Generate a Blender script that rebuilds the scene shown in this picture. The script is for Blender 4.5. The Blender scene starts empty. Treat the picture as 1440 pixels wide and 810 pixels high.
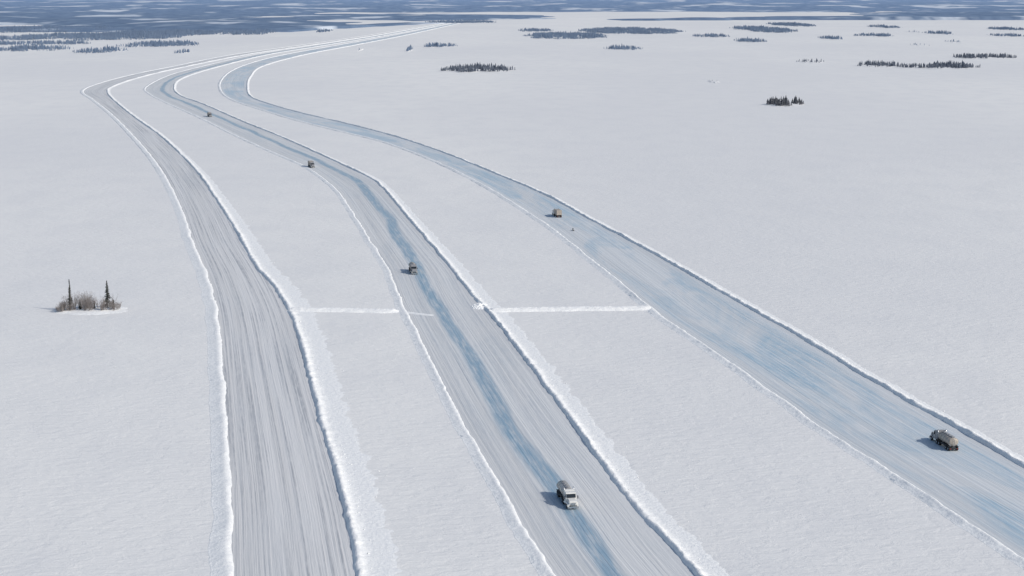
import bpy, math, random, bmesh
from mathutils import Vector, noise, Matrix
random.seed(7)
scene=bpy.context.scene
col=scene.collection
H=106.0; F=2400.0; P=math.atan(415/2400)
# image pixel coordinates, back-projected through the camera -> metres on the flat lake ice
def g(u,v):
    dx=(u-720)/F; dy=(405-v)/F
    t=H/(math.sin(P)-dy*math.cos(P))
    return Vector((dx*t, t*(math.cos(P)+dy*math.sin(P))))

# ---------------------------------------------------------------- helpers
class NT:
    def __init__(s,name,rough=.8,spec=.3):
        s.m=bpy.data.materials.new(name); s.m.use_nodes=True
        s.t=s.m.node_tree; s.b=s.t.nodes['Principled BSDF']
        s.b.inputs['Roughness'].default_value=rough
        s.b.inputs['Specular IOR Level'].default_value=spec
    def n(s,ty,**kw):
        nd=s.t.nodes.new(ty)
        for k,v in kw.items(): setattr(nd,k,v)
        return nd
    def l(s,a,b): s.t.links.new(a,b)
    def pos(s,scale=(1,1,1)):
        ge=s.n('ShaderNodeNewGeometry'); mp=s.n('ShaderNodeMapping'); mp.inputs['Scale'].default_value=scale
        s.l(ge.outputs['Position'],mp.inputs['Vector']); return mp.outputs[0]
    def obj(s,scale=(1,1,1)):
        ge=s.n('ShaderNodeTexCoord'); mp=s.n('ShaderNodeMapping'); mp.inputs['Scale'].default_value=scale
        s.l(ge.outputs['Object'],mp.inputs['Vector']); return mp.outputs[0]
    def uv(s,name,scale=(1,1,1),loc=(0,0,0)):
        ge=s.n('ShaderNodeUVMap',uv_map=name); mp=s.n('ShaderNodeMapping'); mp.inputs['Scale'].default_value=scale
        mp.inputs['Location'].default_value=loc
        s.l(ge.outputs[0],mp.inputs['Vector']); return mp.outputs[0]
    def noise(s,vec,scale=1,detail=4,rough=.55,dist=0,dim='3D'):
        nd=s.n('ShaderNodeTexNoise',noise_dimensions=dim); nd.inputs['Scale'].default_value=scale; nd.inputs['Detail'].default_value=detail
        nd.inputs['Roughness'].default_value=rough; nd.inputs['Distortion'].default_value=dist
        s.l(vec,nd.inputs['Vector']); return nd.outputs['Fac']
    def ramp(s,fac,a,b,lo=0,hi=1,smooth=False):
        nd=s.n('ShaderNodeMapRange'); nd.inputs['From Min'].default_value=a; nd.inputs['From Max'].default_value=b
        nd.inputs['To Min'].default_value=lo; nd.inputs['To Max'].default_value=hi
        if smooth: nd.interpolation_type='SMOOTHSTEP'
        s.l(fac,nd.inputs['Value']); return nd.outputs[0]
    def mix(s,fac,c1,c2):
        nd=s.n('ShaderNodeMix',data_type='RGBA')
        for k,c in ((6,c1),(7,c2)):
            if isinstance(c,tuple): nd.inputs[k].default_value=(*c,1)
            else: s.l(c,nd.inputs[k])
        if isinstance(fac,(int,float)): nd.inputs[0].default_value=fac
        else: s.l(fac,nd.inputs[0])
        return nd.outputs[2]
    def math(s,op,a,b=0.0):
        nd=s.n('ShaderNodeMath',operation=op)
        for i,x in enumerate((a,b)):
            if isinstance(x,(int,float)): nd.inputs[i].default_value=x
            else: s.l(x,nd.inputs[i])
        return nd.outputs[0]
    def bump(s,h,dist,strength=1,prev=None):
        nd=s.n('ShaderNodeBump'); nd.inputs['Distance'].default_value=dist; nd.inputs['Strength'].default_value=strength
        s.l(h,nd.inputs['Height'])
        if prev is not None: s.l(prev,nd.inputs['Normal'])
        return nd.outputs[0]
    def color(s,c):
        if isinstance(c,tuple): s.b.inputs['Base Color'].default_value=(*c,1)
        else: s.l(c,s.b.inputs['Base Color'])
    def normal(s,x): s.l(x,s.b.inputs['Normal'])

def mesh_obj(name,verts,faces,mat,smooth=False,parent=None):
    me=bpy.data.meshes.new(name); me.from_pydata(verts,[],faces); me.update()
    if mat: me.materials.append(mat)
    if smooth: me.polygons.foreach_set('use_smooth',[True]*len(me.polygons))
    ob=bpy.data.objects.new(name,me); col.objects.link(ob)
    if parent: ob.parent=parent
    return ob

# ---------------------------------------------------------------- materials
def snow_ground_mat():
    m=NT('lake_snow',.9,.1)
    big=m.noise(m.pos((1/420,1/900,1)),1,3,.6,0,'2D')
    mid=m.noise(m.pos((1/22,1/40,1)),1,2,.6,0,'2D')
    c=m.mix(m.ramp(big,.35,.68),(.765,.757,.75),(.825,.812,.79))
    c=m.mix(m.ramp(mid,.4,.75,0,.4),c,(.71,.708,.712))
    m.color(c)
    s1=m.noise(m.pos((.22,.42,1)),1,4,.66,.3,'2D')
    n=m.bump(s1,.27)
    m.normal(n); return m.m
def berm_mat():
    m=NT('ploughed_snow',.85,.1)
    a=m.noise(m.pos((.9,.9,.9)),1,3,.65)
    m.color(m.mix(m.ramp(a,.35,.6),(.83,.83,.83),(.905,.90,.88)))
    m.normal(m.bump(a,.2)); return m.m
def road_mat(name,base,dark,blue,blue_amt,streak_amt,strip=False,lo=.48,hi=.66,freq=.85):
    m=NT(name,.55,.3)
    st1=m.noise(m.uv('metres',(freq,.005,1)),1,3,.68,0,'2D')
    st2=m.noise(m.uv('metres',(.22,.003,1),(3,7,0)),1,2,.5,0,'2D')
    pat=m.noise(m.uv('metres',(.06,.012,1),(11,3,0)),1,4,.65,.5,'2D')
    fine=m.noise(m.uv('metres',(1.3,.12,1)),1,3,.65,0,'2D')
    c=m.mix(m.ramp(st2,.38,.62),base,tuple(x*.92 for x in base))
    sfac=m.math('MULTIPLY',m.ramp(st1,lo,hi,0,streak_amt),m.ramp(fine,.3,.6,.4,1))
    c=m.mix(sfac,c,dark)
    bl=m.ramp(pat,.42,.66,0,blue_amt)
    bl=m.math('MULTIPLY',bl,m.ramp(fine,.3,.6,.45,1))
    bl=m.math('MULTIPLY',bl,m.ramp(st1,.35,.6,.5,1))
    edge=m.n('ShaderNodeUVMap',uv_map='strip'); sx=m.n('ShaderNodeSeparateXYZ'); m.l(edge.outputs[0],sx.inputs[0])
    # sx.X : metres from ice strip centre ; sx.Y : |fraction from road centre|
    inside=m.ramp(sx.outputs['Y'],.6,.95,1,0,True)
    bl=m.math('MULTIPLY',bl,inside)
    if strip:
        wob=m.noise(m.uv('metres',(.05,.012,1),(5,9,0)),1,2,.5,0,'2D')
        d=m.math('ABSOLUTE',m.math('ADD',sx.outputs['X'],m.ramp(wob,0,1,-2.5,2.5)))
        f=m.ramp(d,1.0,3.6,1,0,True)
        rag=m.noise(m.uv('metres',(.9,.06,1),(2,2,0)),1,4,.7,0,'2D')
        f=m.math('MULTIPLY',f,m.ramp(rag,.32,.58,.35,1))
        bl=m.math('MAXIMUM',bl,f)
    c=m.mix(bl,c,blue); m.color(c)
    m.l(m.ramp(bl,0,1,.7,.35),m.b.inputs['Roughness'])
    n=m.bump(st1,.16,1,m.bump(fine,.05)); m.normal(n)
    return m.m
M_snow=snow_ground_mat(); M_berm=berm_mat()
M_rA=road_mat('ice_road_grey',(.735,.725,.715),(.41,.42,.44),(.60,.63,.66),.2,.95,False,.49,.65,1.05)
M_rB=road_mat('ice_road_strip',(.71,.71,.705),(.50,.52,.55),(.27,.385,.48),.16,.6,True)
M_rC=road_mat('ice_road_blue',(.685,.70,.71),(.51,.56,.605),(.38,.515,.615),1.0,.45)

# ---------------------------------------------------------------- lake
L=60000
mesh_obj('lake_snow_ground',[(-L,-20000,0),(L,-20000,0),(L,L,0),(-L,L,0)],[(0,1,2,3)],M_snow)

# ---------------------------------------------------------------- road edges
E={
'AL':[(318,810),(318,700),(313,600),(308,520),(303,450),(297,418),(285,380),(268,340),(255,300),(238,262),(215,225),(185,190),(155,160),(130,140),(116,128),(140,117),(190,104),(245,93)],
'AR':[(508,810),(495,740),(480,680),(462,620),(445,560),(430,500),(418,460),(405,430),(385,400),(362,375),(345,345),(325,310),(305,280),(285,250),(258,220),(225,190),(190,165),(165,145),(152,131),(158,122),(200,108),(265,93)],
'BL':[(775,810),(745,765),(715,710),(680,650),(645,590),(610,520),(585,470),(570,440),(560,420),(545,380),(520,340),(495,300),(470,265),(430,235),(385,215),(330,190),(280,165),(235,145),(210,132),(206,122),(240,105),(290,92)],
'BR':[(985,810),(940,760),(890,705),(840,640),(790,570),(745,510),(710,465),(690,440),(670,420),(650,395),(630,370),(600,335),(570,300),(545,270),(525,252),(490,235),(440,212),(390,190),(340,170),(290,148),(255,135),(245,124),(255,111),(300,96)],
'CL':[(1440,790),(1350,730),(1250,665),(1150,600),(1080,550),(1010,500),(950,460),(915,435),(880,405),(830,365),(780,325),(720,285),(660,250),(600,222),(540,200),(480,185),(420,170),(370,155),(330,142),(312,130),(310,115),(325,100),(355,88)],
'CR':[(1440,655),(1380,620),(1300,575),(1220,530),(1130,475),(1050,430),(980,390),(900,345),(830,308),(770,275),(700,245),(620,213),(550,190),(480,172),(420,158),(375,145),(352,135),(348,122),(352,108),(370,93)],
}
FAR={'AL':[-487,-440,-378,-312,-235,-160],'AR':[-462,-418,-357,-293,-218,-144],'BL':[-448,-408,-350,-287,-212,-138],
'BR':[-424,-385,-330,-268,-196,-122],'CL':[-396,-362,-312,-256,-186,-112],'CR':[-360,-326,-280,-228,-163,-90]}
FY=[3000,3500,4200,5200,6500,7800]
def spline(pts,step=4):
    P_=[pts[0]*2-pts[1]]+pts+[pts[-1]*2-pts[-2]]
    out=[]
    for i in range(1,len(P_)-2):
        p0,p1,p2,p3=P_[i-1:i+3]
        n=max(4,int((p2-p1).length/step))
        for k in range(n):
            t=k/n
            out.append(.5*((2*p1)+(p2-p0)*t+(2*p0-5*p1+4*p2-p3)*t*t+(3*p1-p0-3*p2+p3)*t**3))
    out.append(pts[-1].copy()); return out
def edge(k):
    p=[g(*q) for q in E[k]]
    d=(p[0]-p[1]).normalized()
    p=[p[0]+d*((p[0].y-130)/max(.3,-d.y))]+p
    p+= [Vector((x,y)) for x,y in zip(FAR[k],FY)]
    s=spline(p,4)
    for _ in range(3):
        s=[s[0]]+[(s[i-1]+s[i]*2+s[i+1])/4 for i in range(1,len(s)-1)]+[s[-1]]
    return s
def arc(s):
    a=[0]
    for i in range(1,len(s)): a.append(a[-1]+(s[i]-s[i-1]).length)
    return a
def sampler(s):
    a=arc(s); import bisect
    def f(d):
        d=min(max(d,0),a[-1]-1e-4); i=bisect.bisect_right(a,d)-1
        i=min(i,len(s)-2)
        t=(d-a[i])/max(1e-6,(a[i+1]-a[i])); return s[i].lerp(s[i+1],t)
    return f,a[-1]
EDG={k:edge(k) for k in E}

def build_road(name,kl,kr,mat,stripfrac=.42):
    fl,ll=sampler(EDG[kl]); fr,lr=sampler(EDG[kr])
    n=1400; rows=[]
    for i in range(n+1):
        s=(i/n)**1.8; rows.append((fl(s*ll),fr(s*lr)))
    verts=[];faces=[];uv1=[];uv2=[];C=12;along=0;prev=None
    for i,(a,b) in enumerate(rows):
        w=(b-a).length; c=(a+b)/2
        if prev is not None: along+=(c-prev).length
        prev=c
        for k in range(C+1):
            f=-.02+1.04*k/C; p=a.lerp(b,f)
            verts.append((p.x,p.y,.02)); uv1.append((f*w+50,along))
            sf=stripfrac(c.y) if callable(stripfrac) else stripfrac
            uv2.append(((f-sf)*w,abs(f-.5)*2))
    for i in range(len(rows)-1):
        for k in range(C):
            q=i*(C+1)+k; faces.append((q,q+1,q+C+2,q+C+1))
    ob=mesh_obj(name,verts,faces,mat)
    me=ob.data
    for nm,src in (('metres',uv1),('strip',uv2)):
        lay=me.uv_layers.new(name=nm); d=[]
        for lp in me.loops: d+=src[lp.vertex_index]
        lay.data.foreach_set('uv',d)
    return ob
build_road('ice_road','AL','AR',M_rA)
build_road('ice_road','BL','BR',M_rB,lambda y:.43 if y<620 else min(.6,.43+(y-620)/1100))
build_road('ice_road','CL','CR',M_rC)

def berm(name,line,side,h,profile_w,apron,step0=.8,rough=1.0,seed=0,chunks=0):
    f,tot=sampler(line); d=0; st=[]
    while d<tot:
        p=f(d); st.append(d); d+=max(step0,(p.y-300)/550)
    W=profile_w
    na=5
    verts=[];faces=[];n=7+na;crest=[]
    for i,d in enumerate(st):
        p=f(d); q=(f(d+3)-f(d-3)).normalized(); nr=Vector((q.y,-q.x))*side
        ap=apron*(1 if p.y<600 else max(.22,1-(p.y-600)/700))
        prof=[(-.45*W,0),(-.3*W,.45),(-.16*W,.85),(0,1),(.2*W,.72),(.45*W,.36),(.75*W,.17)]
        for k in range(1,na+1): prof.append((.75*W+ap*k/na,.13*(1-k/na)))
        sc=1+min(1.0,max(0,(p.y-900)/2500))*.35
        big=noise.noise((d*.02,seed,0)); md=noise.noise((d*.15,seed,3))
        sh=noise.noise((d*.05,seed,7))*.6+noise.noise((d*.25,seed,9))*.3
        wv=1+.35*noise.noise((d*.035,seed,17))
        fadeA=max(.15,.55+.9*noise.noise((d*.012,seed,31)))
        for k,(o,z) in enumerate(prof):
            jit=noise.noise((d*.55,k*1.3,seed+11)); jt2=noise.noise((d*1.7,k*2.1,seed+5))
            hh=h*z*(1+.5*big+.4*md)*sc
            if 0<k<n-1: hh+=rough*(.30*jit+.22*jt2)*h*(1 if k<6 else .22*fadeA)
            if k==0 or k==n-1: hh=-.12
            oo=o*(sc*wv if k<6 else 1)+sh+(.35*jit*rough if 0<k<7 else 0)
            if k>=7: oo+=(1.6*noise.noise((d*.12,seed,44))+1.0*noise.noise((d*.5,seed,45)))*(k-6)/na*(ap/4)
            pp=p+nr*oo
            verts.append((pp.x,pp.y,max(hh,-.12)))
        crest.append((p,nr,fadeA))
    for i in range(len(st)-1):
        for k in range(n-1):
            q=i*n+k
            faces.append((q,q+1,q+n+1,q+n) if side>0 else (q,q+n,q+n+1,q+1))
    R=random.Random(seed)
    for p,nr,fa in crest:          # loose ploughed blocks
        if p.y>1000: break
        for _ in range(chunks):
            if R.random()<.45*fa:
                o=abs(R.gauss(0,.42))*(W+apron)-.2*W; s=R.uniform(.06,.2)*(1.6 if R.random()<.08 else 1)
                c=p+nr*o+Vector((R.uniform(-.5,.5),R.uniform(-.5,.5))); z=max(.03,h*(.6-o/(W+apron)*1.3))*.6
                b=len(verts)
                for ax in ((1,0,0),(-1,0,0),(0,1,0),(0,-1,0),(0,0,1),(0,0,-1)):
                    verts.append((c.x+ax[0]*s*R.uniform(.7,1.3)+R.uniform(-.3,.3)*s,c.y+ax[1]*s*R.uniform(.7,1.3)+R.uniform(-.3,.3)*s,z+ax[2]*s*R.uniform(.7,1.1)))
                for t in ((0,2,4),(2,1,4),(1,3,4),(3,0,4),(2,0,5),(1,2,5),(3,1,5),(0,3,5)): faces.append(tuple(b+x for x in t))
    return mesh_obj(name,verts,faces,M_berm,True)
berm('snow_berm',EDG['AL'],-1,.42,3.2,.8,seed=1,chunks=0,rough=.5)
berm('snow_berm',EDG['AR'],1,.75,2.4,6.5,seed=2,chunks=3,rough=.9)
berm('snow_berm',EDG['BL'],-1,.34,2.2,.6,seed=3,chunks=0,rough=.6)
berm('snow_berm',EDG['BR'],1,.72,2.2,4.5,seed=4,chunks=3,rough=.9)
berm('snow_berm',EDG['CL'],-1,.46,2.4,.6,seed=5,chunks=0,rough=.6)
berm('snow_berm',EDG['CR'],1,.75,2.2,2.0,seed=6,chunks=1,rough=.9)

def ridge(name,a,b,w,h,seed):
    a=g(*a);b=g(*b); L_=(b-a).length; d=(b-a)/L_; nr=Vector((-d.y,d.x)); n=int(L_/.5); C=12
    verts=[];faces=[]
    for i in range(n+1):
        p=a.lerp(b,i/n)+nr*noise.noise((i*.04,seed,1))*1.2
        en=min(1,i/4,(n-i)/4)
        for k in range(C+1):
            x=k/C*2-1; z=h*max(0,(1-abs(x)**1.5))
            if 0<k<C: z+=h*.25*noise.noise((i*.25,k*.9,seed))+h*.14*noise.noise((i*.8,k*2,seed+3))
            else: z=-.1
            q=p+nr*x*w/2*(1+.2*noise.noise((i*.1,seed,8))); verts.append((q.x,q.y,z*en-.05))
    for i in range(n):
        for k in range(C):
            q=i*(C+1)+k; faces.append((q,q+1,q+C+2,q+C+1)[::-1])
    return mesh_obj(name,verts,faces,M_berm,True)
ridge('snow_ridge',(403,436),(562,438),6.5,1.0,21)
ridge('snow_ridge',(562,438),(612,444),3.5,.22,22)
ridge('snow_ridge',(684,437),(920,434),6.5,1.05,23)
# low heap of turned-over snow where the ridge meets the middle road
verts=[];faces=[];c0=g(675,431);NN=26
for i in range(NN+1):
    for j in range(NN+1):
        x=(i/NN*2-1);y=(j/NN*2-1); r=math.hypot(x,y)
        z=.8*max(0,1-r)**.8*(1+1.2*noise.noise((x*4,y*4,2)))+(.3*noise.noise((x*9,y*9,5)) if r<.9 else 0) if r<1 else -.1
        verts.append((c0.x+x*3.2,c0.y+y*6,z if r<1 else -.1))
for i in range(NN):
    for j in range(NN):
        q=i*(NN+1)+j; faces.append((q,q+NN+1,q+NN+2,q+1))
mesh_obj('snow_pile',verts,faces,M_berm)

# ---------------------------------------------------------------- forest on islands
def tree_mat(name,c,c2):
    m=NT(name,.9,.1); a=m.noise(m.pos((.5,.5,.5)),1,2); m.color(m.mix(m.ramp(a,.35,.65),c,c2)); return m.m
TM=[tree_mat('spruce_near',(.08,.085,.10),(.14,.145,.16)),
    tree_mat('spruce_mid_hazed',(.10,.12,.16),(.16,.18,.22)),
    tree_mat('spruce_far_hazed',(.13,.185,.275),(.19,.245,.335))]  # aerial haze painted into the tree colours: paler and bluer with distance
def island(x0,x1,y0,y1,dens,hmin,hmax,mat,seed,gap=.42):
    R=random.Random(seed); cx=(x0+x1)/2; cy=(y0+y1)/2; rx=(x1-x0)/2; ry=(y1-y0)/2
    verts=[];faces=[]
    def shore(a): return 1+.40*noise.noise((math.cos(a)*2.2,math.sin(a)*2.2,seed))+.20*noise.noise((math.cos(a)*5,math.sin(a)*5,seed))
    N=56; verts.append((cx,cy,1.0))
    for ring,(rr,z) in enumerate(((.6,.8),(1.0,-.1))):
        for i in range(N):
            a=2*math.pi*i/N; r=rr*shore(a)
            verts.append((cx+rx*r*math.cos(a),cy+ry*r*math.sin(a),z))
    for i in range(N):
        j=(i+1)%N; faces.append((0,1+i,1+j)); faces.append((1+i,1+N+i,1+N+j,1+j))
    fm=[1]*len(faces)
    n=int(min(9000,rx*ry*math.pi/dens)); n=max(n,10)
    for _ in range(n):
        a=R.uniform(0,2*math.pi); r=math.sqrt(R.random())*1.15; x=cx+rx*r*math.cos(a); y=cy+ry*r*math.sin(a)
        nn=noise.noise((x/45,y/60,seed))+.6*noise.noise((x/14,y/30,seed))
        if nn<gap-.5 and R.random()<.85: continue
        if r>.92*shore(a): continue
        h=R.uniform(hmin,hmax)*(1.25 if R.random()<.08 else 1)*(1-.35*min(1,r)**3)*(.85+.4*nn); w=h*R.uniform(.14,.26)
        K=5
        for (z0,z1,ww) in ((.04*h,.62*h,w),(.42*h,h,w*.66)):
            b=len(verts); o=R.uniform(0,6)
            for k in range(K):
                t=o+2*math.pi*k/K; q=ww*R.uniform(.65,1.25); verts.append((x+q*math.cos(t),y+q*math.sin(t),z0+R.uniform(0,.12)*h+.4))
            verts.append((x+R.uniform(-.1,.1)*w,y,z1+.4))
            for k in range(K): faces.append((b+k,b+(k+1)%K,b+K)); fm.append(0)
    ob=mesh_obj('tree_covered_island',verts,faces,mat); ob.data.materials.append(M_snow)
    ob.data.polygons.foreach_set('material_index',fm); return ob
ISL=[(613,722,96,102),(1082,1140,145,150),(740,870,47,56),(728,780,42,45),(820,982,40,49),(850,918,68,71),(590,645,64,67),(568,576,69,73),(501,505,69,72),(980,1035,50,53),(1065,1150,38,47),(1105,1165,33,38),(1040,1086,57,60),(1163,1195,53,56),(1215,1268,49,52),(1128,1168,86,89),(1000,1016,113,117),(1206,1290,91,95),(1280,1390,93,97),(1352,1440,80,83),(1283,1315,63,65),(1320,1350,46,49),(1412,1450,49,52),(1340,1360,58,60),(1296,1312,44,47),(1412,1460,40,43),(-40,75,67,73),(85,150,69,76),(40,230,44,58),(110,310,42,50),(140,260,60,67),(290,372,43,50),(-140,130,38,47),(-80,60,52,58),(440,460,43,46),(238,258,73,76),(-60,110,60,64),(1240,1280,37,40),(600,700,30,33),(0,200,48,54)]
for i,(u0,u1,v0,v1) in enumerate(ISL):
    a=g(u0,v1); b=g(u1,v1); y1=g(720,v0).y
    k=(b.y+a.y)/2
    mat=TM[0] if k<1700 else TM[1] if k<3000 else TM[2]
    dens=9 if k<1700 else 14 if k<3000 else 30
    sparse=i in (15,16,20,23,24)
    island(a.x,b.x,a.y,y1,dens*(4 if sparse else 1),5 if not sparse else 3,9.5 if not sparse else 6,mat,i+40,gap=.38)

# ---------------------------------------------------------------- near islet: two spruces and bare willow scrub
def spruce_mat():
    m=NT('spruce_needles',.85,.15); a=m.noise(m.pos((1.2,1.2,1.2)),1,3); m.color(m.mix(m.ramp(a,.35,.65),(.05,.057,.052),(.12,.12,.11))); return m.m
def plain(name,c,rough=.6,spec=.3,metal=0,var=.15,sc=2.0):
    m=NT(name,rough,spec); a=m.noise(m.obj((sc,sc,sc)),1,3,.6)
    m.color(m.mix(m.ramp(a,.3,.7),tuple(x*(1-var) for x in c),tuple(min(1,x*(1+var)) for x in c)))
    m.b.inputs['Metallic'].default_value=metal; return m.m
M_needle=spruce_mat(); M_bark=plain('bark',(.14,.12,.105),.9,.1); M_twig=plain('bare_twigs',(.32,.285,.27),.9,.1,0,.35,.6)
def spruce(x,y,h,w,seed):
    R=random.Random(seed)
    emp=bpy.data.objects.new('spruce_tree',None); col.objects.link(emp); emp.location=(x,y,.3)
    v=[];f=[];K=7;rings=[(0,.16),(.4,.11),(.75,.06),(1,.012)]
    for t,r in rings:
        for k in range(K): a=2*math.pi*k/K; v.append((r*math.cos(a)+.12*math.sin(t*3),r*math.sin(a),t*h))
    for i in range(3):
        for k in range(K): f.append((i*K+k,i*K+(k+1)%K,(i+1)*K+(k+1)%K,(i+1)*K+k))
    mesh_obj('trunk',v,f,M_bark,True,emp)
    v=[];f=[]; z=.06*h
    while z<h*.99:
        t=z/h; env=w*(.55+.45*math.sin(min(1,t*3)*1.57))*(1-t)**.75*(1+.45*noise.noise((z*1.1,seed,0)))
        if t>.8: env=max(env,w*.16*(1-t)/.2+.06)
        for _ in range(R.randint(5,8)):
            a=R.uniform(0,6.283); r=env*R.uniform(.55,1.2)
            if noise.noise((math.cos(a)*1.5,z*.9,seed+3+math.sin(a)))<-.28: continue
            dr=-r*R.uniform(.25,.6)
            seg=4
            for s in range(seg):
                s0=s/seg; s1=(s+1.3)/seg
                for _k in range(3):
                    aa=a+R.uniform(-.35,.35)
                    p0=Vector((math.cos(a)*r*s0,math.sin(a)*r*s0,z+dr*s0+R.uniform(-.05,.08)))
                    p1=Vector((math.cos(aa)*r*s1,math.sin(aa)*r*s1,z+dr*s1+R.uniform(-.15,.05)))
                    side=Vector((-math.sin(a),math.cos(a),R.uniform(-.6,.3)))*R.uniform(.08,.22)
                    b=len(v); v+= [tuple(p0-side),tuple(p0+side),tuple(p1)]; f.append((b,b+1,b+2))
        z+=R.uniform(.13,.24)
    mesh_obj('foliage',v,f,M_needle,False,emp)
a=g(99,437.5); spruce(a.x,a.y,10.6,1.0,3)
a=g(151.5,434); spruce(a.x,a.y,9.4,1.7,5)
def twig(v,f,p,d,l,r):
    u=d.orthogonal().normalized(); w=d.cross(u); b=len(v)
    for k in range(3):
        a=2*math.pi*k/3; q=p+u*math.cos(a)*r+w*math.sin(a)*r; v.append(tuple(q))
    v.append(tuple(p+d*l))
    for k in range(3): f.append((b+k,b+(k+1)%3,b+3))
R=random.Random(12); v=[];f=[]
A=g(84,437);B=g(168,435.5)
for i in range(52):
    t=R.random(); c=A.lerp(B,t); c+=Vector((0,R.uniform(-3.5,3.5)))
    hh=R.uniform(3.2,6.4)*(.72+.4*math.sin(t*3.14))*(1 if t>.12 else .7)
    for k in range(R.randint(8,14)):
        d=Vector((R.gauss(0,.30),R.gauss(0,.30),1)).normalized(); l=hh*R.uniform(.6,1.05); p=Vector((c.x+R.uniform(-.4,.4),c.y+R.uniform(-.4,.4),.3))
        twig(v,f,p,d,l,.035)
        for s in range(12):
            q=p+d*l*R.uniform(.2,.95); dd=(d+Vector((R.gauss(0,.6),R.gauss(0,.6),R.uniform(-.1,.3)))).normalized()
            twig(v,f,q,dd,R.uniform(.5,1.3),.022)
mesh_obj('willow_thicket',v,f,M_twig)
for (u,vv,h,w,s) in ((113,437,3.4,.6,31),(133,436,2.8,.55,32),(90,438,2.4,.5,33),(160,435.5,3.2,.6,34)):
    a=g(u,vv); spruce(a.x,a.y,h,w,s)
verts=[];faces=[];c0=(A+B)/2+Vector((.8,0)); NN=36
for i in range(NN+1):
    for j in range(NN+1):
        x=(i/NN*2-1);y=(j/NN*2-1); r=math.hypot(x,y)+.22*noise.noise((x*2,y*2,4))
        z=.55*max(0,1-r*r)+.10*noise.noise((x*7,y*7,1)) if r<1 else -.15
        verts.append((c0.x+x*12.5,c0.y+y*9,z))
for i in range(NN):
    for j in range(NN):
        q=i*(NN+1)+j; faces.append((q,q+NN+1,q+NN+2,q+1))
mesh_obj('snow_covered_islet',verts,faces,M_berm,True)

# ---------------------------------------------------------------- trucks
M_white=plain('white_cab_paint',(.72,.71,.68),.35,.5,0,.08)
M_grey=plain('grey_paint',(.30,.30,.31),.45,.4)
M_tan=plain('tank_dull_tan',(.44,.38,.32),.5,.4,.1,.2)
M_silver=plain('tank_dusty_steel',(.50,.48,.45),.42,.5,.3,.15)
M_dark=plain('chassis_black',(.05,.05,.055),.7,.3,0,.3)
M_rub=plain('tyre_rubber',(.03,.03,.03),.9,.1)
M_glass=plain('dark_glass',(.02,.025,.03),.08,.6,0,.1)
M_chrome=plain('chrome',(.6,.6,.6),.2,.5,.9,.05)
M_red=plain('tail_light_red',(.45,.03,.02),.3,.5)
M_lamp=plain('headlight_lens',(.8,.8,.75),.15,.6)
MESH={}
def part(key,name,build,mat,parent,smooth=False,bevel=0):
    if key not in MESH:
        bm=bmesh.new(); build(bm)
        if bevel:
            bmesh.ops.bevel(bm,geom=list(bm.edges),offset=bevel,segments=2,affect='EDGES',clamp_overlap=True)
        bmesh.ops.recalc_face_normals(bm,faces=bm.faces)
        me=bpy.data.meshes.new(name); bm.to_mesh(me); bm.free(); me.materials.append(mat)
        if smooth: me.polygons.foreach_set('use_smooth',[True]*len(me.polygons))
        MESH[key]=me
    ob=bpy.data.objects.new(name,MESH[key]); col.objects.link(ob); ob.parent=parent; return ob
def bx(bm,x0,x1,y0,y1,z0,z1,tf=1.0):
    vs=[bm.verts.new(((x if y==y0 else x*tf),y,z)) for z in (z0,z1) for y in (y0,y1) for x in (x0,x1)]
    for q in ((0,1,3,2),(4,6,7,5),(0,4,5,1),(2,3,7,6),(0,2,6,4),(1,5,7,3)): bm.faces.new([vs[i] for i in q])
def cylx(bm,x,y,z,r,w,seg=20):
    bmesh.ops.create_cone(bm,cap_ends=True,segments=seg,radius1=r,radius2=r,depth=w,matrix=Matrix.Translation((x,y,z))@Matrix.Rotation(math.pi/2,4,'Y'))
def cylz(bm,x,y,z0,z1,r,seg=12):
    bmesh.ops.create_cone(bm,cap_ends=True,segments=seg,radius1=r,radius2=r,depth=z1-z0,matrix=Matrix.Translation((x,y,(z0+z1)/2)))
def extr(bm,prof,x0,x1):
    a=[bm.verts.new((x0,y,z)) for y,z in prof]; b=[bm.verts.new((x1,y,z)) for y,z in prof]; n=len(prof)
    bm.faces.new(a); bm.faces.new(b[::-1])
    for i in range(n): bm.faces.new((a[i],b[i],b[(i+1)%n],a[(i+1)%n]))
def tank(bm,y0,y1,zc,rx,rz):
    S=28; st=[(y0-.28,.05),(y0-.24,.45),(y0-.14,.78),(y0,1),(y1,1),(y1+.14,.78),(y1+.24,.45),(y1+.28,.05)]
    R_=[[bm.verts.new((math.cos(2*math.pi*k/S)*rx*q,y,zc+math.sin(2*math.pi*k/S)*rz*q)) for k in range(S)] for y,q in st]
    for i in range(len(st)-1):
        for k in range(S): bm.faces.new((R_[i][k],R_[i][(k+1)%S],R_[i+1][(k+1)%S],R_[i+1][k]))
    bm.faces.new(R_[0]); bm.faces.new(R_[-1][::-1])
def rings(bm,ys,zc,rx,rz):
    S=28
    for y in ys:
        R_=[[bm.verts.new((math.cos(2*math.pi*k/S)*rx*q,yy,zc+math.sin(2*math.pi*k/S)*rz*q)) for k in range(S)] for yy,q in ((y-.05,1.0),(y-.05,1.035),(y+.05,1.035),(y+.05,1.0))]
        for i in range(3):
            for k in range(S): bm.faces.new((R_[i][k],R_[i][(k+1)%S],R_[i+1][(k+1)%S],R_[i+1][k]))
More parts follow.
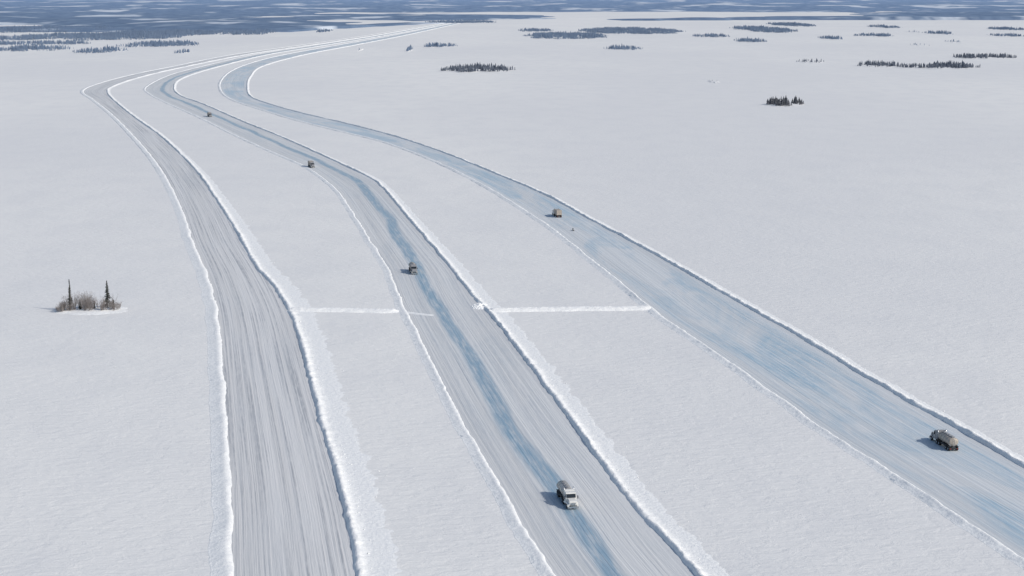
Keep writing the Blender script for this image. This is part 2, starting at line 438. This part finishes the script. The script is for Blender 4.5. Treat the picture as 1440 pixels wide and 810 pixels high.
def truck(name,pos,head,body,cabmat,tkmat):
    """local +Y is the direction of travel"""
    e=bpy.data.objects.new(name,None); col.objects.link(e); e.location=(pos.x,pos.y,.04); e.rotation_euler=(0,0,math.atan2(head.y,head.x)-math.pi/2)
    ck=cabmat.name; tk=tkmat.name
    part('rails','chassis_frame',lambda bm:(bx(bm,-.5,-.3,-5.4,5.3,.72,.98),bx(bm,.3,.5,-5.4,5.3,.72,.98),bx(bm,-1.15,1.15,-5.75,-5.6,.45,.7),[bx(bm,-.9,.9,y,y+.15,.5,.72) for y in (-4.9,-3.8,.5,1.7,4.4)]),M_dark,e)
    part('hood'+ck,'hood',lambda bm:extr(bm,[(3.7,.95),(5.55,.85),(5.62,1.55),(5.35,1.78),(3.7,1.98)],-.82,.82),cabmat,e,bevel=.08)
    part('cab'+ck,'cab',lambda bm:extr(bm,[(2.1,.8),(3.75,.8),(3.75,1.95),(3.35,2.85),(3.0,3.0),(2.1,3.02)],-1.12,1.12),cabmat,e,bevel=.09)
    part('sleep'+ck,'sleeper',lambda bm:extr(bm,[(1.3,.95),(2.1,.95),(2.1,3.05),(1.9,3.2),(1.3,3.25)],-1.1,1.1),cabmat,e,bevel=.08)
    part('fend'+ck,'front_fenders',lambda bm:[extr(bm,[(3.75,.75),(3.85,1.15),(4.2,1.36),(4.75,1.36),(5.1,1.15),(5.5,.95),(5.55,.65),(5.15,.7),(4.95,1.05),(4.2,1.12),(3.95,.85)],s*.78,s*1.2) for s in (-1,1)],cabmat,e,bevel=.02)
    part('wind','windshield',lambda bm:extr(bm,[(3.775,2.03),(3.795,2.04),(3.46,2.76),(3.44,2.75)],-.98,.98),M_glass,e)
    part('side','side_windows',lambda bm:[extr(bm,[(2.45,1.95),(3.55,1.95),(3.28,2.68),(2.45,2.68)],s*1.12,s*1.135) for s in (-1,1)],M_glass,e)
    part('grille','grille',lambda bm:([bx(bm,-.55,.55,5.62,5.66,z,z+.06) for z in (.95,1.07,1.19,1.31,1.43)],bx(bm,-1.2,1.2,5.6,5.85,.4,.72)),M_chrome,e)
    part('head','headlights',lambda bm:[bx(bm,s*.86-.14,s*.86+.14,5.48,5.56,.95,1.12) for s in (-1,1)],M_lamp,e)
    part('mirr','mirrors',lambda bm:[(bx(bm,s*1.42-.09,s*1.42+.09,3.6,3.68,1.75,2.4),bx(bm,min(s*1.12,s*1.4),max(s*1.12,s*1.4),3.62,3.65,2.3,2.34)) for s in (-1,1)],M_dark,e)
    part('stack','exhaust_stacks',lambda bm:[cylz(bm,s*.98,1.12,1.0,3.65,.09) for s in (-1,1)],M_chrome,e,True)
    part('fuel','fuel_tanks',lambda bm:[bmesh.ops.create_cone(bm,cap_ends=True,segments=18,radius1=.33,radius2=.33,depth=1.3,matrix=Matrix.Translation((s*.92,2.6,.68))@Matrix.Rotation(math.pi/2,4,'X')) for s in (-1,1)],M_chrome,e)
    def wh(bm):
        for y in (4.55,): [cylx(bm,s*1.05,y,.52,.52,.3) for s in (-1,1)]
        for y in (.1,1.35,-3.9,-5.1): [cylx(bm,s*.98,y,.52,.52,.5) for s in (-1,1)]
    part('wheels','wheels',wh,M_rub,e,False,.03)
    part('hubs','wheel_hubs',lambda bm:[cylx(bm,s*1.22,y,.52,.24,.05,12) for s in (-1,1) for y in (4.55,.1,1.35,-3.9,-5.1)],M_chrome,e)
    part('mud','rear_fenders',lambda bm:[bx(bm,s*.98-.27,s*.98+.27,y-1.25,y+1.25,1.08,1.13) for s in (-1,1) for y in (.72,-4.5)],M_dark,e)
    if body=='tank':
        part('tank'+tk,'tank',lambda bm:tank(bm,-5.4,.75,2.15,1.22,.98),tkmat,e,True)
        part('trings','tank_rings',lambda bm:rings(bm,(-5.3,-3.8,-2.3,-.8,.6),2.15,1.22,.98),M_grey,e)
        part('catw','walkway',lambda bm:(bx(bm,-.3,.3,-5.2,.6,3.14,3.2),[cylz(bm,0,y,3.2,3.38,.26,14) for y in (-4.4,-2.9,-1.4,0)],[bx(bm,s*.42-.02,s*.42+.02,-5.2,.6,3.3,3.34) for s in (-1,1)]),M_grey,e)
        part('ladder','ladder',lambda bm:([bx(bm,x,x+.04,-5.78,-5.74,.8,3.2) for x in (-.22,.2)],[bx(bm,-.2,.2,-5.78,-5.75,z,z+.03) for z in (1,1.3,1.6,1.9,2.2,2.5,2.8,3.1)]),M_chrome,e)
        part('hose','hose_tubes',lambda bm:[bx(bm,s*1.05-.14,s*1.05+.14,-3.0,-.9,.75,1.12) for s in (-1,1)],M_dark,e)
    else:
        part('box'+tk,'cargo_box',lambda bm:bx(bm,-1.25,1.25,-5.6,.75,1.15,3.45),tkmat,e,bevel=.04)
        part('ribs','box_ribs',lambda bm:[bx(bm,s*1.27-.02,s*1.27+.02,y,y+.06,1.2,3.4) for s in (-1,1) for y in [-5.4+.75*i for i in range(9)]]+[bx(bm,-.02,.02,-5.63,-5.6,1.2,3.4)],M_grey,e)
    part('tail','tail_lights',lambda bm:[bx(bm,s*.85-.15,s*.85+.15,-5.78,-5.75,.52,.64) for s in (-1,1)],M_red,e)
    return e
def heading(k,y,toward):
    s=EDG[k]; i=min(range(1,len(s)-1),key=lambda j:abs(s[j].y-y)); d=(s[i+2]-s[i-2]).normalized(); return -d if toward else d
a=g(798,706); truck('tanker_truck',a,heading('BR',a.y,True),'tank',M_white,M_silver)
a=g(1327,626); truck('tanker_truck',a,heading('CR',a.y,False),'tank',M_grey,M_tan)
a=g(581,383); truck('tanker_truck',a,heading('BL',a.y,True),'tank',M_grey,M_tan)
a=g(438,235); truck('cargo_truck',a,heading('BL',a.y,True),'box',M_grey,M_tan)
a=g(295,164); truck('cargo_truck',a,heading('BL',a.y,True),'box',M_grey,M_tan)
a=g(783,304); truck('cargo_truck',a,heading('CR',a.y,False),'box',M_white,M_tan)
# snowmobile on the right road
a=g(806,324.5); e=bpy.data.objects.new('snowmobile',None); col.objects.link(e); e.location=(a.x,a.y,.04); e.scale=(.85,)*3; hd=heading('CR',a.y,False); e.rotation_euler=(0,0,math.atan2(hd.y,hd.x)-math.pi/2)
part('smb','body',lambda bm:extr(bm,[(-1.3,.35),(1.1,.3),(1.35,.6),(.7,1.0),(.35,.75),(-1.2,.8)],-.32,.32),M_grey,e,bevel=.04)
part('sms','windshield',lambda bm:extr(bm,[(.62,.98),(.68,.98),(.45,1.35),(.4,1.35)],-.28,.28),M_glass,e)
part('smk','skis',lambda bm:[extr(bm,[(.5,.02),(1.5,.02),(1.7,.2),(1.66,.22),(1.48,.08),(.5,.08)],s*.48-.09,s*.48+.09) for s in (-1,1)],M_dark,e)
part('smt','track',lambda bm:extr(bm,[(-1.5,.1),(-1.35,0),(.2,0),(.35,.25),(-1.45,.38)],-.22,.22),M_rub,e)

# ---------------------------------------------------------------- distant hills
def hills_mat():
    m=NT('boreal_forest_land_hazed',.9,.1)
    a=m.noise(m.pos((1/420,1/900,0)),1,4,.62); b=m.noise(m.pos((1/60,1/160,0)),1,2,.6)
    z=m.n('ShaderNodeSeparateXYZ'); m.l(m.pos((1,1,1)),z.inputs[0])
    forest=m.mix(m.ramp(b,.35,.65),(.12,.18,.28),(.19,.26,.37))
    far_hazed=m.mix(m.ramp(b,.35,.65),(.21,.31,.48),(.27,.37,.54))
    forest=m.mix(m.ramp(z.outputs['Y'],6000,16000),forest,far_hazed)  # haze is part of the base colour, forest turns bluer farther out
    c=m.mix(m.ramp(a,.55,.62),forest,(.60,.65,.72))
    m.color(c); return m.m
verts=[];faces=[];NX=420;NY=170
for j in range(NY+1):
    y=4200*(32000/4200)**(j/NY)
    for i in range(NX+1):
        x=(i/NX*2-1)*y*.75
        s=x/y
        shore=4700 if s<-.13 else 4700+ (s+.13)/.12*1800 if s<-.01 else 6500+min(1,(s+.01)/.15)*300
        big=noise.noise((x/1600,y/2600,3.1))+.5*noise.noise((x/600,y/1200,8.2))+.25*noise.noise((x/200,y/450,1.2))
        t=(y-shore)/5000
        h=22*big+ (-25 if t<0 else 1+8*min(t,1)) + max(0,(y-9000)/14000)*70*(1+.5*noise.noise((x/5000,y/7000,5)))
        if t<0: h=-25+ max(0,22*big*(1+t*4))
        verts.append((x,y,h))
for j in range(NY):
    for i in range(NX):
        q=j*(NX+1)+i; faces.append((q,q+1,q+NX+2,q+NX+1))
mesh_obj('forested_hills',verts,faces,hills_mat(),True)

# ---------------------------------------------------------------- camera, light
cam=bpy.data.cameras.new('camera'); co=bpy.data.objects.new('camera',cam); col.objects.link(co)
cam.lens=60; cam.sensor_width=36; cam.clip_end=120000; cam.clip_start=1
co.location=(0,0,H); co.rotation_euler=(math.pi/2-P,0,0); scene.camera=co
sd=Vector((.86,-.42,0)).normalized(); el=math.radians(34)
sdir=Vector((sd.x*math.cos(el),sd.y*math.cos(el),math.sin(el)))
sun=bpy.data.lights.new('sun','SUN'); sun.energy=2.95; sun.angle=math.radians(.5); sun.color=(1,.955,.88)
so=bpy.data.objects.new('sun',sun); col.objects.link(so); so.rotation_euler=sdir.to_track_quat('Z','Y').to_euler(); so.location=(0,0,300)
w=bpy.data.worlds.new('World'); scene.world=w; w.use_nodes=True
nt=w.node_tree; sky=nt.nodes.new('ShaderNodeTexSky'); sky.sky_type='NISHITA'; sky.sun_disc=False
sky.sun_elevation=el; sky.sun_rotation=math.atan2(sd.x,sd.y)
nt.links.new(sky.outputs[0],nt.nodes['Background'].inputs[0]); nt.nodes['Background'].inputs[1].default_value=.11
scene.view_settings.view_transform='Standard'; scene.view_settings.look='None'; scene.view_settings.exposure=0
